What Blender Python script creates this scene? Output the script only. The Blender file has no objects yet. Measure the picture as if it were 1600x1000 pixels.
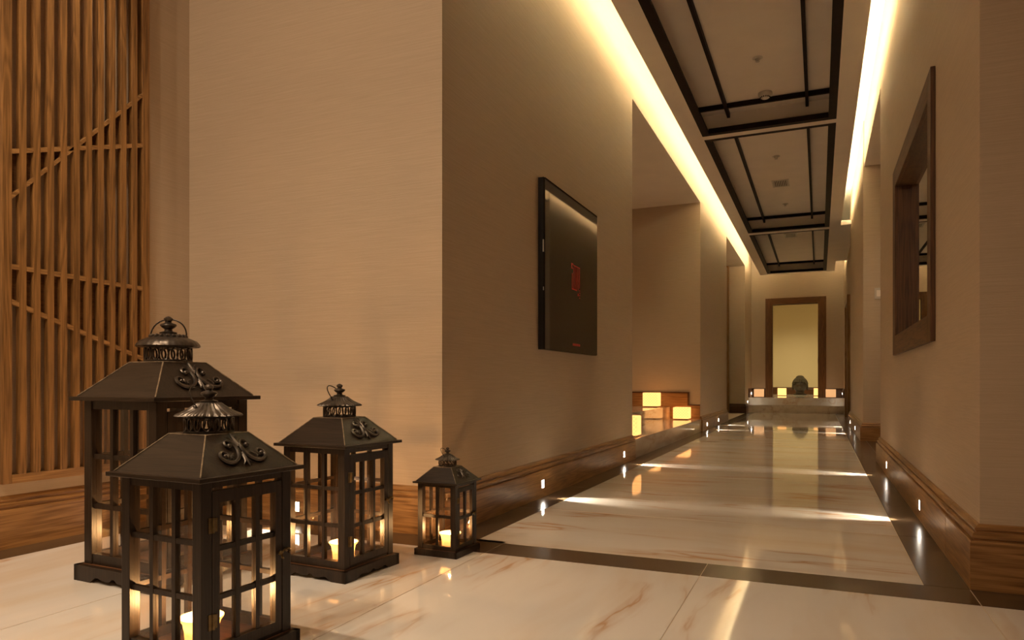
import bpy, bmesh, math, random
from mathutils import Vector, Matrix
random.seed(7)
S = bpy.context.scene
COL = S.collection
PI = math.pi

# ---------------------------------------------------------------- camera
H = 0.65                                   # eye height above the floor
FPX = 1102.0                               # focal length for a 1600 px wide frame
TH = math.atan(480.0 / FPX)                # corridor runs along +Y, camera turned left of it
cam_d = bpy.data.cameras.new('camera')
cam_d.sensor_width = 36.0
cam_d.lens = 36.0 * FPX / 1600.0
cam_d.shift_y = 99.0 / 1600.0
cam_d.clip_start = 0.05
cam = bpy.data.objects.new('camera', cam_d)
cam.location = (0, 0, H)
cam.rotation_euler = (PI / 2, 0, TH)
COL.objects.link(cam)
S.camera = cam

# ---------------------------------------------------------------- world, exposure
w = bpy.data.worlds.new('world')
S.world = w
w.use_nodes = True
w.node_tree.nodes['Background'].inputs[0].default_value = (1.0, 0.75, 0.5, 1)
w.node_tree.nodes['Background'].inputs[1].default_value = 0.0
S.view_settings.view_transform = 'Standard'
S.view_settings.look = 'None'
S.view_settings.gamma = 1.0
S.view_settings.use_curve_mapping = False
S.view_settings.exposure = 1.5
S.cycles.transparent_max_bounces = 40

# light levels, tuned together
L_COVE = 13.0        # radiance of the led strips in the ceiling coves
L_DOWN = 38.5        # watts per foyer downlight
L_STEP = 13.0         # watts per baseboard light
L_CANDLE = 1.5       # watts per lantern candle
L_CUBE = 0.75         # scale of glowing cube lamps
C_WARM = (1.0, 0.78, 0.55)
C_COVE = (1.0, 0.90, 0.63)
C_STEP = (1.0, 0.86, 0.66)
C_FLAME = (1.0, 0.55, 0.22)

# ---------------------------------------------------------------- material helpers
def mat(name):
    m = bpy.data.materials.new(name)
    m.use_nodes = True
    nt = m.node_tree
    return m, nt, nt.nodes['Principled BSDF']

def N(nt, t, **kw):
    n = nt.nodes.new(t)
    for k, v in kw.items():
        setattr(n, k, v)
    return n

def ramp(nt, stops):
    r = nt.nodes.new('ShaderNodeValToRGB')
    e = r.color_ramp.elements
    while len(e) < len(stops):
        e.new(0.5)
    for i, (p, c) in enumerate(stops):
        e[i].position = p
        e[i].color = (c[0], c[1], c[2], 1)
    return r

def coords(nt, scale, rnd=False, rot=(0, 0, 0)):
    tc = N(nt, 'ShaderNodeTexCoord')
    mp = N(nt, 'ShaderNodeMapping')
    mp.inputs['Scale'].default_value = scale
    mp.inputs['Rotation'].default_value = rot
    nt.links.new(tc.outputs['Object'], mp.inputs['Vector'])
    if rnd:
        oi = N(nt, 'ShaderNodeObjectInfo')
        mu = N(nt, 'ShaderNodeMath', operation='MULTIPLY')
        mu.inputs[1].default_value = 37.0
        nt.links.new(oi.outputs['Random'], mu.inputs[0])
        cb = N(nt, 'ShaderNodeCombineXYZ')
        for i in range(3):
            nt.links.new(mu.outputs[0], cb.inputs[i])
        nt.links.new(cb.outputs[0], mp.inputs['Location'])
    return mp.outputs['Vector']

def noise(nt, vec, scale, detail=3.0, rough=0.5, dist=0.0):
    n = N(nt, 'ShaderNodeTexNoise')
    n.inputs['Scale'].default_value = scale
    n.inputs['Detail'].default_value = detail
    n.inputs['Roughness'].default_value = rough
    n.inputs['Distortion'].default_value = dist
    nt.links.new(vec, n.inputs['Vector'])
    return n.outputs['Fac']

def bump(nt, fac, b, strength, dist=0.002):
    bp = N(nt, 'ShaderNodeBump')
    bp.inputs['Strength'].default_value = strength
    bp.inputs['Distance'].default_value = dist
    nt.links.new(fac, bp.inputs['Height'])
    nt.links.new(bp.outputs[0], b.inputs['Normal'])

def mix_rgb(nt, fac, a, b, mode='MIX'):
    m = N(nt, 'ShaderNodeMix', data_type='RGBA', blend_type=mode)
    if isinstance(fac, float):
        m.inputs[0].default_value = fac
    else:
        nt.links.new(fac, m.inputs[0])
    for i, x in ((6, a), (7, b)):
        if isinstance(x, tuple):
            m.inputs[i].default_value = (x[0], x[1], x[2], 1)
        else:
            nt.links.new(x, m.inputs[i])
    return m.outputs[2]

def m_wallpaper():
    m, nt, b = mat('linen_wallpaper')
    v = coords(nt, (5, 5, 260))
    f1 = noise(nt, v, 1.0, 3, 0.6)
    v2 = coords(nt, (60, 60, 420))
    f2 = noise(nt, v2, 1.0, 2, 0.5)
    r = ramp(nt, [(0.3, (0.53, 0.405, 0.28)), (0.7, (0.60, 0.465, 0.33))])
    nt.links.new(f1, r.inputs[0])
    nt.links.new(r.outputs[0], b.inputs['Base Color'])
    b.inputs['Roughness'].default_value = 0.55
    b.inputs['Specular IOR Level'].default_value = 0.25
    ad = N(nt, 'ShaderNodeMath', operation='ADD')
    nt.links.new(f1, ad.inputs[0]); nt.links.new(f2, ad.inputs[1])
    bump(nt, ad.outputs[0], b, 0.35, 0.0015)
    return m

def m_plain(name, col, rough=0.5, metal=0.0, spec=0.5, nscale=0.0, namp=0.15, bumpy=0.0):
    m, nt, b = mat(name)
    b.inputs['Roughness'].default_value = rough
    b.inputs['Metallic'].default_value = metal
    b.inputs['Specular IOR Level'].default_value = spec
    if nscale:
        f = noise(nt, coords(nt, (1, 1, 1)), nscale, 3, 0.6)
        r = ramp(nt, [(0.3, tuple(c * (1 - namp) for c in col)), (0.7, tuple(c * (1 + namp) for c in col))])
        nt.links.new(f, r.inputs[0])
        nt.links.new(r.outputs[0], b.inputs['Base Color'])
        if bumpy:
            bump(nt, f, b, bumpy, 0.003)
    else:
        b.inputs['Base Color'].default_value = (col[0], col[1], col[2], 1)
    return m

def m_wood(name, axis, dark, light, rough=0.32, grain=1.0, rnd=False):
    m, nt, b = mat(name)
    sc = [14.0 * grain] * 3
    sc['XYZ'.index(axis)] = 1.1 * grain
    v = coords(nt, tuple(sc), rnd)
    big = noise(nt, v, 1.0, 2, 0.5, 0.6)
    # growth rings: sine of the smooth field gives cathedral figure
    mu = N(nt, 'ShaderNodeMath', operation='MULTIPLY'); mu.inputs[1].default_value = 46.0
    nt.links.new(big, mu.inputs[0])
    si = N(nt, 'ShaderNodeMath', operation='SINE'); nt.links.new(mu.outputs[0], si.inputs[0])
    sc2 = [170.0 * grain] * 3
    sc2['XYZ'.index(axis)] = 5.0 * grain
    fine = noise(nt, coords(nt, tuple(sc2), rnd), 1.0, 3, 0.6)
    a = N(nt, 'ShaderNodeMath', operation='MULTIPLY_ADD')
    a.inputs[1].default_value = 0.11; a.inputs[2].default_value = 0.0
    nt.links.new(si.outputs[0], a.inputs[0])
    ad = N(nt, 'ShaderNodeMath', operation='ADD')
    nt.links.new(a.outputs[0], ad.inputs[0]); nt.links.new(fine, ad.inputs[1])
    r = ramp(nt, [(0.25, dark), (0.72, light)])
    nt.links.new(ad.outputs[0], r.inputs[0])
    nt.links.new(r.outputs[0], b.inputs['Base Color'])
    b.inputs['Roughness'].default_value = rough
    b.inputs['Specular IOR Level'].default_value = 0.4
    bump(nt, ad.outputs[0], b, 0.12, 0.002)
    return m

def m_marble(name, cream, band, vein, rough=0.045):
    """veins run along local Y of the slab"""
    m, nt, b = mat(name)
    v = coords(nt, (1, 1, 1), True)
    warp = noise(nt, v, 1.0, 2, 0.45)
    # push X sideways by a slow noise, stretch along Y
    sx = N(nt, 'ShaderNodeSeparateXYZ'); nt.links.new(v, sx.inputs[0])
    k = N(nt, 'ShaderNodeMath', operation='MULTIPLY_ADD'); k.inputs[1].default_value = 0.26
    nt.links.new(warp, k.inputs[0]); nt.links.new(sx.outputs[0], k.inputs[2])
    y1 = N(nt, 'ShaderNodeMath', operation='MULTIPLY'); y1.inputs[1].default_value = 0.16
    nt.links.new(sx.outputs[1], y1.inputs[0])
    cb = N(nt, 'ShaderNodeCombineXYZ')
    nt.links.new(k.outputs[0], cb.inputs[0]); nt.links.new(y1.outputs[0], cb.inputs[1]); nt.links.new(sx.outputs[2], cb.inputs[2])
    f = noise(nt, cb.outputs[0], 4.2, 4, 0.55)
    r = ramp(nt, [(0.30, band), (0.52, cream), (0.75, tuple(min(1, c * 1.06) for c in cream))])
    nt.links.new(f, r.inputs[0])
    # thin veins: where another stretched noise crosses its middle
    g = noise(nt, cb.outputs[0], 3.1, 5, 0.55)
    s = N(nt, 'ShaderNodeMath', operation='SUBTRACT'); s.inputs[1].default_value = 0.56
    nt.links.new(g, s.inputs[0])
    ab = N(nt, 'ShaderNodeMath', operation='ABSOLUTE'); nt.links.new(s.outputs[0], ab.inputs[0])
    vr = ramp(nt, [(0.0, (1, 1, 1)), (0.012, (0.35, 0.35, 0.35)), (0.05, (0, 0, 0))])
    nt.links.new(ab.outputs[0], vr.inputs[0])
    gate = noise(nt, v, 2.2, 2, 0.5)
    gr = ramp(nt, [(0.42, (0, 0, 0)), (0.62, (0.85, 0.85, 0.85))])
    nt.links.new(gate, gr.inputs[0])
    fm = N(nt, 'ShaderNodeMath', operation='MULTIPLY')
    nt.links.new(vr.outputs[0], fm.inputs[0]); nt.links.new(gr.outputs[0], fm.inputs[1])
    c = mix_rgb(nt, fm.outputs[0], r.outputs[0], vein)
    nt.links.new(c, b.inputs['Base Color'])
    b.inputs['Roughness'].default_value = rough
    b.inputs['Specular IOR Level'].default_value = 0.40
    bump(nt, noise(nt, coords(nt, (1, 1, 1), True), 9.0, 1, 0.3), b, 0.012, 0.02)
    return m

def m_emit(name, col, strength):
    m, nt, b = mat(name)
    b.inputs['Base Color'].default_value = (col[0], col[1], col[2], 1)
    b.inputs['Emission Color'].default_value = (col[0], col[1], col[2], 1)
    b.inputs['Emission Strength'].default_value = strength
    return m

def m_pane():
    m, nt, b = mat('lantern_glass')
    nt.nodes.remove(b)
    out = nt.nodes['Material Output']
    tr = N(nt, 'ShaderNodeBsdfTransparent'); tr.inputs[0].default_value = (0.97, 0.95, 0.92, 1)
    gl = N(nt, 'ShaderNodeBsdfGlossy'); gl.inputs['Roughness'].default_value = 0.03
    lw = N(nt, 'ShaderNodeLayerWeight'); lw.inputs[0].default_value = 0.5
    pw = N(nt, 'ShaderNodeMath', operation='POWER'); pw.inputs[1].default_value = 4.0
    nt.links.new(lw.outputs['Facing'], pw.inputs[0])
    fr = N(nt, 'ShaderNodeMath', operation='MULTIPLY_ADD'); fr.inputs[1].default_value = 0.8; fr.inputs[2].default_value = 0.035
    nt.links.new(pw.outputs[0], fr.inputs[0])
    mx = N(nt, 'ShaderNodeMixShader')
    nt.links.new(fr.outputs[0], mx.inputs[0])
    nt.links.new(tr.outputs[0], mx.inputs[1]); nt.links.new(gl.outputs[0], mx.inputs[2])
    nt.links.new(mx.outputs[0], out.inputs[0])
    return m

def m_cubeglow(name='glowing_alabaster', k=1.0, hi=(1.0, 0.45, 0.13)):
    """translucent stone cube lit from inside, with a fine criss-cross relief"""
    m, nt, b = mat(name)
    v = coords(nt, (1, 1, 1), rot=(0.0, 0.0, 0.0))
    tc = N(nt, 'ShaderNodeTexCoord')
    def wave(rot):
        mp = N(nt, 'ShaderNodeMapping'); mp.inputs['Rotation'].default_value = rot
        nt.links.new(tc.outputs['Object'], mp.inputs[0])
        wv = N(nt, 'ShaderNodeTexWave'); wv.inputs['Scale'].default_value = 14.0
        wv.inputs['Distortion'].default_value = 0.0
        nt.links.new(mp.outputs[0], wv.inputs['Vector'])
        return wv.outputs['Fac']
    mx = N(nt, 'ShaderNodeMath', operation='MAXIMUM')
    nt.links.new(wave((0, PI / 4, 0.5)), mx.inputs[0]); nt.links.new(wave((0, -PI / 4, -0.5)), mx.inputs[1])
    r = ramp(nt, [(0.2, (0.85, 0.28, 0.06)), (0.95, hi)])
    nt.links.new(mx.outputs[0], r.inputs[0])
    nt.links.new(r.outputs[0], b.inputs['Emission Color'])
    b.inputs['Base Color'].default_value = (0.8, 0.6, 0.4, 1)
    b.inputs['Emission Strength'].default_value = k * L_CUBE
    b.inputs['Roughness'].default_value = 0.4
    return m

M = {}
M['paper'] = m_wallpaper()
M['plaster'] = m_plain('ceiling_plaster', (0.92, 0.83, 0.735), 0.6, 0, 0.3, 3.0, 0.03)
M['cove'] = m_plain('cove_plaster', (0.80, 0.76, 0.62), 0.7)
OD, OL = (0.19, 0.085, 0.024), (0.42, 0.22, 0.078)
M['oakY'] = m_wood('oak_grain_y', 'Y', OD, OL)
M['oakX'] = m_wood('oak_grain_x', 'X', OD, OL)
M['oakZ'] = m_wood('oak_grain_z', 'Z', (0.13, 0.060, 0.017), (0.36, 0.175, 0.055), 0.38)
M['oakDoor'] = m_wood('door_oak', 'Z', OD, OL, 0.4)
M['walnutZ'] = m_wood('walnut_grain_z', 'Z', (0.055, 0.022, 0.008), (0.14, 0.060, 0.021), 0.5)
M['walnutX'] = m_wood('walnut_grain_x', 'X', (0.055, 0.020, 0.007), (0.13, 0.052, 0.018), 0.3)
M['walnutY'] = m_wood('walnut_grain_y', 'Y', (0.075, 0.032, 0.011), (0.17, 0.075, 0.026), 0.5)
M['frameZ'] = m_wood('stained_oak_z', 'Z', (0.10, 0.040, 0.012), (0.22, 0.095, 0.030), 0.4)
M['frameX'] = m_wood('stained_oak_x', 'X', (0.10, 0.040, 0.012), (0.22, 0.095, 0.030), 0.4)
M['beam'] = m_plain('beam_lacquer', (0.016, 0.008, 0.005), 0.55, 0, 0.12, 9.0, 0.3)
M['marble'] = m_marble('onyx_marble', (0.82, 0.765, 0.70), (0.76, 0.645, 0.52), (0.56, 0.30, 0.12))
M['stone'] = m_marble('step_marble', (0.70, 0.60, 0.50), (0.52, 0.40, 0.30), (0.45, 0.30, 0.18), 0.08)
M['border'] = m_plain('brown_border_stone', (0.085, 0.054, 0.030), 0.22, 0, 0.5, 90.0, 0.3, 0.06)
M['grout'] = m_plain('pale_grout', (0.62, 0.50, 0.37), 0.6)
M['lwood'] = m_wood('lantern_wood', 'Z', (0.014, 0.008, 0.0045), (0.034, 0.020, 0.012), 0.36, 1.6)
M['lroof'] = m_wood('lantern_roof_wood', 'X', (0.014, 0.0085, 0.005), (0.036, 0.022, 0.013), 0.32, 2.0)
M['lfloor'] = m_wood('lantern_floor_wood', 'X', (0.10, 0.040, 0.016), (0.22, 0.10, 0.045), 0.35, 1.5)
M['worn'] = m_plain('worn_edge', (0.26, 0.19, 0.12), 0.35, 0.2, 0.5, 60.0, 0.5)
M['bronze'] = m_plain('antique_bronze', (0.105, 0.085, 0.068), 0.36, 0.85, 0.5, 50.0, 0.35)
M['wire'] = m_plain('dark_wire', (0.03, 0.022, 0.016), 0.35, 0.7)
M['brass'] = m_plain('old_brass', (0.17, 0.115, 0.05), 0.35, 0.9, 0.5, 80.0, 0.3)
M['pane'] = m_pane()
def m_cup():
    m, nt, b = mat('frosted_candle_cup')
    tr = N(nt, 'ShaderNodeBsdfTranslucent'); tr.inputs[0].default_value = (0.95, 0.80, 0.58, 1)
    b.inputs['Base Color'].default_value = (0.8, 0.66, 0.5, 1)
    b.inputs['Roughness'].default_value = 0.3
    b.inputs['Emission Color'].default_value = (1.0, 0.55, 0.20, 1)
    b.inputs['Emission Strength'].default_value = 0.25  # slight emission stands in for candlelight coming through the glass
    mx = N(nt, 'ShaderNodeMixShader'); mx.inputs[0].default_value = 0.55
    nt.links.new(b.outputs[0], mx.inputs[1]); nt.links.new(tr.outputs[0], mx.inputs[2])
    nt.links.new(mx.outputs[0], nt.nodes['Material Output'].inputs[0])
    return m
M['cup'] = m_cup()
M['wax'] = m_emit('lit_wax', (1.0, 0.62, 0.26), 1.2)
M['flame'] = m_emit('candle_flame', (1.0, 0.66, 0.30), 25.0)
M['glow'] = m_cubeglow()
M['glow_dim'] = m_cubeglow('dim_alabaster', 0.40, (0.85, 0.50, 0.24))
M['led'] = m_emit('cove_led', C_COVE, L_COVE)
M['led_dim'] = m_emit('end_cove_led', C_COVE, L_COVE * .12)
M['steplens'] = m_emit('step_light_lens', (1.0, 0.90, 0.74), 22.0)
M['downlens'] = m_emit('downlight_lens', C_WARM, 4.0)
M['steel'] = m_plain('brushed_steel', (0.45, 0.42, 0.38), 0.3, 0.9)
M['black'] = m_plain('black_plastic', (0.010, 0.009, 0.009), 0.25)
M['screen'] = m_plain('black_glass', (0.012, 0.008, 0.004), 0.03, 0, 0.6)
M['red'] = m_plain('red_print', (0.75, 0.030, 0.012), 0.4)
M['mirror'] = m_plain('silvered_glass', (0.80, 0.80, 0.78), 0.01, 1.0)
M['white'] = m_plain('white_plastic', (0.62, 0.56, 0.48), 0.4)
M['slot'] = m_plain('vent_slot', (0.02, 0.015, 0.01), 0.6)
M['statue'] = m_plain('dark_statue_bronze', (0.028, 0.018, 0.011), 0.5, 0.1, 0.5, 30.0, 0.4)
M['curl'] = m_plain('statue_curls', (0.045, 0.033, 0.015), 0.55, 0.1, 0.5, 30.0, 0.4)
M['yroom'] = m_plain('pale_room_wall', (0.66, 0.57, 0.38), 0.7)

# ---------------------------------------------------------------- mesh helpers
class MB:
    def __init__(s):
        s.v = []; s.f = []
    def add(s, vs, fs):
        o = len(s.v)
        s.v += [tuple(p) for p in vs]
        s.f += [tuple(i + o for i in q) for q in fs]
        return s
    def box(s, x0, x1, y0, y1, z0, z1):
        vs = [(x, y, z) for z in (z0, z1) for y in (y0, y1) for x in (x0, x1)]
        return s.add(vs, [(0, 2, 3, 1), (4, 5, 7, 6), (0, 1, 5, 4), (2, 6, 7, 3), (0, 4, 6, 2), (1, 3, 7, 5)])
    def frustum(s, a0, b0, z0, a1, b1, z1):
        vs = [(-a0, -b0, z0), (a0, -b0, z0), (a0, b0, z0), (-a0, b0, z0), (-a1, -b1, z1), (a1, -b1, z1), (a1, b1, z1), (-a1, b1, z1)]
        return s.add(vs, [(3, 2, 1, 0), (4, 5, 6, 7), (0, 1, 5, 4), (1, 2, 6, 5), (2, 3, 7, 6), (3, 0, 4, 7)])
    def prism(s, poly, fn, d0, d1):
        """poly: 2d points; fn(a, b, d) -> xyz"""
        n = len(poly)
        vs = [fn(a, b, d0) for a, b in poly] + [fn(a, b, d1) for a, b in poly]
        fs = [tuple(range(n))[::-1], tuple(range(n, 2 * n))]
        fs += [(i, (i + 1) % n, n + (i + 1) % n, n + i) for i in range(n)]
        return s.add(vs, fs)
    def lathe(s, prof, n=24, c=(0, 0, 0), flute=0, amp=0.0):
        vs = []; fs = []
        for (r, z) in prof:
            for k in range(n):
                a = 2 * PI * k / n
                rr = r * (1 + (amp * math.cos(flute * a) if flute else 0))
                vs.append((c[0] + rr * math.cos(a), c[1] + rr * math.sin(a), c[2] + z))
        m = len(prof)
        for i in range(m - 1):
            for k in range(n):
                k2 = (k + 1) % n
                fs.append((i * n + k, i * n + k2, (i + 1) * n + k2, (i + 1) * n + k))
        fs.append(tuple(range(n))[::-1]); fs.append(tuple((m - 1) * n + k for k in range(n)))
        return s.add(vs, fs)
    def tube(s, pts, rad, n=6, closed=False):
        pts = [Vector(p) for p in pts]
        m = len(pts)
        if not isinstance(rad, (list, tuple)):
            rad = [rad] * m
        vs = []; fs = []; up = None
        for i, p in enumerate(pts):
            if closed:
                t = pts[(i + 1) % m] - pts[i - 1]
            else:
                t = pts[min(i + 1, m - 1)] - pts[max(i - 1, 0)]
            t.normalize()
            if up is None:
                up = Vector((0, 0, 1)) if abs(t.z) < 0.9 else Vector((1, 0, 0))
            e1 = (up - t * up.dot(t))
            if e1.length < 1e-6:
                e1 = t.orthogonal()
            e1.normalize(); up = e1
            e2 = t.cross(e1)
            for k in range(n):
                a = 2 * PI * k / n
                vs.append(p + (e1 * math.cos(a) + e2 * math.sin(a)) * rad[i])
        for i in range(m if closed else m - 1):
            j = (i + 1) % m
            for k in range(n):
                k2 = (k + 1) % n
                fs.append((i * n + k, i * n + k2, j * n + k2, j * n + k))
        if not closed:
            fs.append(tuple(range(n))[::-1]); fs.append(tuple((m - 1) * n + k for k in range(n)))
        return s.add(vs, fs)
    def ball(s, c, r, nu=10, nv=6, sc=(1, 1, 1)):
        prof = []
        vs = [(c[0], c[1], c[2] - r * sc[2])]
        for i in range(1, nv):
            a = -PI / 2 + PI * i / nv
            for k in range(nu):
                t = 2 * PI * k / nu
                vs.append((c[0] + r * sc[0] * math.cos(a) * math.cos(t), c[1] + r * sc[1] * math.cos(a) * math.sin(t), c[2] + r * sc[2] * math.sin(a)))
        vs.append((c[0], c[1], c[2] + r * sc[2]))
        fs = [(0, 1 + (k + 1) % nu, 1 + k) for k in range(nu)]
        for i in range(nv - 2):
            for k in range(nu):
                fs.append((1 + i * nu + k, 1 + i * nu + (k + 1) % nu, 1 + (i + 1) * nu + (k + 1) % nu, 1 + (i + 1) * nu + k))
        L = len(vs) - 1; o = 1 + (nv - 2) * nu
        fs += [(L, o + k, o + (k + 1) % nu) for k in range(nu)]
        return s.add(vs, fs)
    def mesh(s, name, material, smooth=False, bevel=0.0):
        me = bpy.data.meshes.new(name)
        me.from_pydata(s.v, [], s.f)
        bm = bmesh.new(); bm.from_mesh(me)
        bmesh.ops.recalc_face_normals(bm, faces=bm.faces)
        if bevel:
            bmesh.ops.bevel(bm, geom=[e for e in bm.edges if e.calc_face_angle(0) > 0.5], offset=bevel, segments=2, affect='EDGES', profile=0.5)
        bm.to_mesh(me); bm.free()
        me.materials.append(material)
        if smooth:
            for p in me.polygons:
                p.use_smooth = True
            me.set_sharp_from_angle(angle=math.radians(42))
        return me
    def build(s, name, material, parent=None, smooth=False, bevel=0.0):
        return link(name, s.mesh(name, material, smooth, bevel), parent)

def link(name, me, parent=None, loc=None, rz=None):
    o = bpy.data.objects.new(name, me)
    COL.objects.link(o)
    if parent is not None:
        o.parent = parent
    if loc is not None:
        o.location = loc
    if rz is not None:
        o.rotation_euler = (0, 0, rz)
    return o

def tag(o, label, cat, group=None, kind=None):
    o['label'] = label
    o['category'] = cat
    if group: o['group'] = group
    if kind: o['kind'] = kind
    return o

def thing(name, loc, label, cat, group=None, rz=0.0, kind=None):
    o = link(name, None, None, loc, rz)
    o.empty_display_size = 0.05
    return tag(o, label, cat, group, kind)

def struct(o, label, cat):
    return tag(o, label, cat, None, 'structure')

def light(kind, name, parent, loc, power, col, rot=(0, 0, 0), **kw):
    d = bpy.data.lights.new(name, kind)
    d.energy = power; d.color = col
    for k, v in kw.items():
        setattr(d, k, v)
    o = bpy.data.objects.new(name, d)
    COL.objects.link(o)
    o.parent = parent; o.location = loc; o.rotation_euler = rot
    return o

# ---------------------------------------------------------------- dimensions of the place
XL, XR = -1.478, 0.467          # corridor wall faces
XR2 = 0.455
YF = 2.645                      # foyer front wall face
XLAT = -2.95                    # wall carrying the lattice
ZS = 3.10                       # soffit underside
ZC = 3.62                       # cove ceiling
YE = 17.6                       # end wall
BT = 0.031                      # baseboard thickness
BH = 0.205
RY0, RY1, RX = 5.99, 9.79, -3.3           # stair recess on the left
DY0, DY1, DX = 12.72, 16.06, -1.87        # door recess on the left
QY0, QY1, QX = 6.60, 8.90, 1.70           # recess on the right
EY = 12.49                                # right wall steps back here
FX0, FX1, FY0 = XLAT, 3.6, -3.4           # foyer extent
REC = 3.11                                # recess lintels

# ---------------------------------------------------------------- walls
o = MB().box(XLAT - .15, XLAT, FY0, YF + .1, -.05, 3.3).build('wall_left', M['paper'])
struct(o, 'beige linen wall behind the tall wooden lattice', 'wall')
o = MB().box(XLAT, XL, YF, RY0, -.05, ZC).build('wall_front', M['paper'])
struct(o, 'wide beige linen wall behind the lanterns, turning into the corridor', 'wall')
b = MB()
b.box(XL - 1.5, XL, RY1, DY0, -.05, ZC)                       # pier past the stair
b.box(RX, XL, RY0, RY1, REC, ZC)                              # lintel over the stair
b.box(RX - .15, RX, RY0, RY1, -.05, ZC)                       # back of the stair recess
o = b.build('wall_corridor_left', M['paper'])
struct(o, 'left corridor wall around the lamp-lit side steps', 'wall')
b = MB()
b.box(DX - .15, DX, DY0, DY1, -.05, ZC)
b.box(DX, XL, DY0, DY1, 3.21, ZC)
b.box(DX - .15, XL, DY1, YE + .15, -.05, ZC)
o = b.build('wall_corridor_far', M['paper'])
struct(o, 'far left corridor wall with the door recess', 'wall')
# right wall with a shallow niche that takes the mirror
MY0, MY1, MZ0, MZ1, MD = 3.66, 5.16, 0.945, 1.93, 0.052
b = MB()
b.box(XR, 1.3, YF, MY0, -.05, ZC).box(XR, 1.3, MY1, QY0, -.05, ZC)
b.box(XR, 1.3, MY0, MY1, -.05, MZ0).box(XR, 1.3, MY0, MY1, MZ1, ZC)
b.box(XR + MD + .01, 1.3, MY0, MY1, MZ0, MZ1)
b.box(1.3, FX1, YF, YF + .2, -.05, 3.3)
o = b.build('wall_right', M['paper'])
struct(o, 'right corridor wall carrying the framed mirror', 'wall')
b = MB()
b.box(XR2, QX, QY1, EY, -.05, ZC)
b.box(XR, QX, QY0, QY1, REC, ZC)
b.box(QX, QX + .15, QY0, QY1, -.05, ZC)
b.box(1.3, QX, QY0 - .15, QY0, -.05, ZC)
b.box(.505, .7, EY, YE + .15, -.05, ZC)
o = b.build('wall_corridor_right', M['paper'])
struct(o, 'right corridor wall past the mirror with a side opening', 'wall')
# end wall round the doorway
DO0, DO1, DZ0, DZ1 = -1.004, -0.027, 0.33, 2.49
b = MB()
b.box(XL, DO0, YE, YE + .15, -.05, ZC).box(DO1, .505, YE, YE + .15, -.05, ZC).box(DO0, DO1, YE, YE + .15, DZ1, ZC)
b.box(DO0, DO1, YE, YE + .15, -.05, .1)
o = b.build('wall_end', M['paper'])
struct(o, 'end wall around the far doorway', 'wall')
# foyer walls that close the space around the camera
o = MB().box(FX0 - .15, FX1 + .15, FY0 - .15, FY0, -.05, 3.3).build('wall_back', M['paper'])
struct(o, 'beige foyer wall behind the viewer', 'wall')
o = MB().box(FX1, FX1 + .15, FY0, YF + .2, -.05, 3.3).build('wall_foyer_right', M['paper'])
struct(o, 'beige foyer wall far to the right', 'wall')
# room beyond the doorway
RB = 22.6
b = MB()
b.box(-2.3, 1.5, RB, RB + .15, 0, 3.1).box(-2.45, -2.3, YE + .15, RB + .15, 0, 3.1).box(1.5, 1.65, YE + .15, RB + .15, 0, 3.1)
b.box(-2.3, 1.5, YE + .15, RB, 3.0, 3.1)
o = b.build('wall_far_room', M['yroom'])
struct(o, 'pale yellow lit wall of the room beyond the doorway', 'wall')

# ---------------------------------------------------------------- ceiling
SL, SR = -1.221, 0.306          # soffit edges
TL, TR = -1.064, 0.146          # tray opening
TZ = 3.30                       # tray panel
BAYS = [(2.95, 7.19), (7.29, 12.12), (12.27, 16.76)]
SY0, SY1 = YF - .05, 16.90
b = MB()
st = TZ + .05
LIP = .068
b.box(SL, TL, SY0, SY1, ZS, ZS + .015)
b.box(SL, SL + .012, SY0, SY1, ZS + .015, ZS + LIP)
b.box(TL - .012, TL, SY0, SY1, ZS + .015, st)
b.box(TR, SR, SY0, SY1, ZS, ZS + .015)
b.box(SR - .012, SR, SY0, SY1, ZS + .015, ZS + LIP)
b.box(TR, TR + .012, SY0, SY1, ZS + .015, st)
ys = [SY0] + [y for p in BAYS for y in p] + [SY1]
for i in range(0, len(ys), 2):
    b.box(TL, TR, ys[i], ys[i + 1], ZS, st)
b.box(SR, .505, 12.04, 15.55, ZS, ZS + .07)                 # soffit meets the wall, cove stops
b.box(TL, TR, SY0, SY1, TZ + .001, TZ + .05)
o = b.build('ceiling', M['plaster'])
struct(o, 'dropped plaster ceiling panel with recessed trays above the corridor', 'ceiling')
o = MB().box(-1.6, .9, YF, YE + .15, ZC, ZC + .05).build('ceiling_cove', M['cove'])
struct(o, 'upper ceiling hidden above the lit coves', 'ceiling')
o = MB().box(FX0 - .15, FX1 + .15, FY0 - .15, SY0, ZS, ZS + .2).build('ceiling_foyer', M['plaster'])
struct(o, 'foyer ceiling above the lanterns', 'ceiling')
b = MB().box(RX, XL - .0005, RY0, RY1, REC - .004, REC - .0002).box(DX, XL - .0005, DY0, DY1, 3.206, 3.2098).box(XR + .0005, QX, QY0, QY1, REC - .004, REC - .0002)
o = b.build('ceiling_recess', M['plaster'])
struct(o, 'plaster ceilings of the side recesses', 'ceiling')
# light strips of the coves
def led(name, x0, x1, y0, y1, z, label, m='led'):
    o = MB().box(x0, x1, y0, y1, z, z + .012).build(name, M[m])
    tag(o, label, 'light', 'led strips hidden in the ceiling coves')
led('led_strip', SL + .04, SL + .12, SY0 + .1, SY1, ZS + .0155, 'warm led strip in the cove along the left corridor wall')
led('led_strip', SR - .12, SR - .04, SY0 + .1, 12.0, ZS + .0155, 'warm led strip in the cove along the mirror wall')
led('led_strip', SR - .12, SR - .04, 15.6, SY1, ZS + .0155, 'short warm led strip in the cove by the far right corner')
led('led_strip', TL + .05, TR - .05, SY1 - .06, SY1 - .04, st + .001, 'warm led strip in the cove facing the far doorway', 'led_dim')

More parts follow.
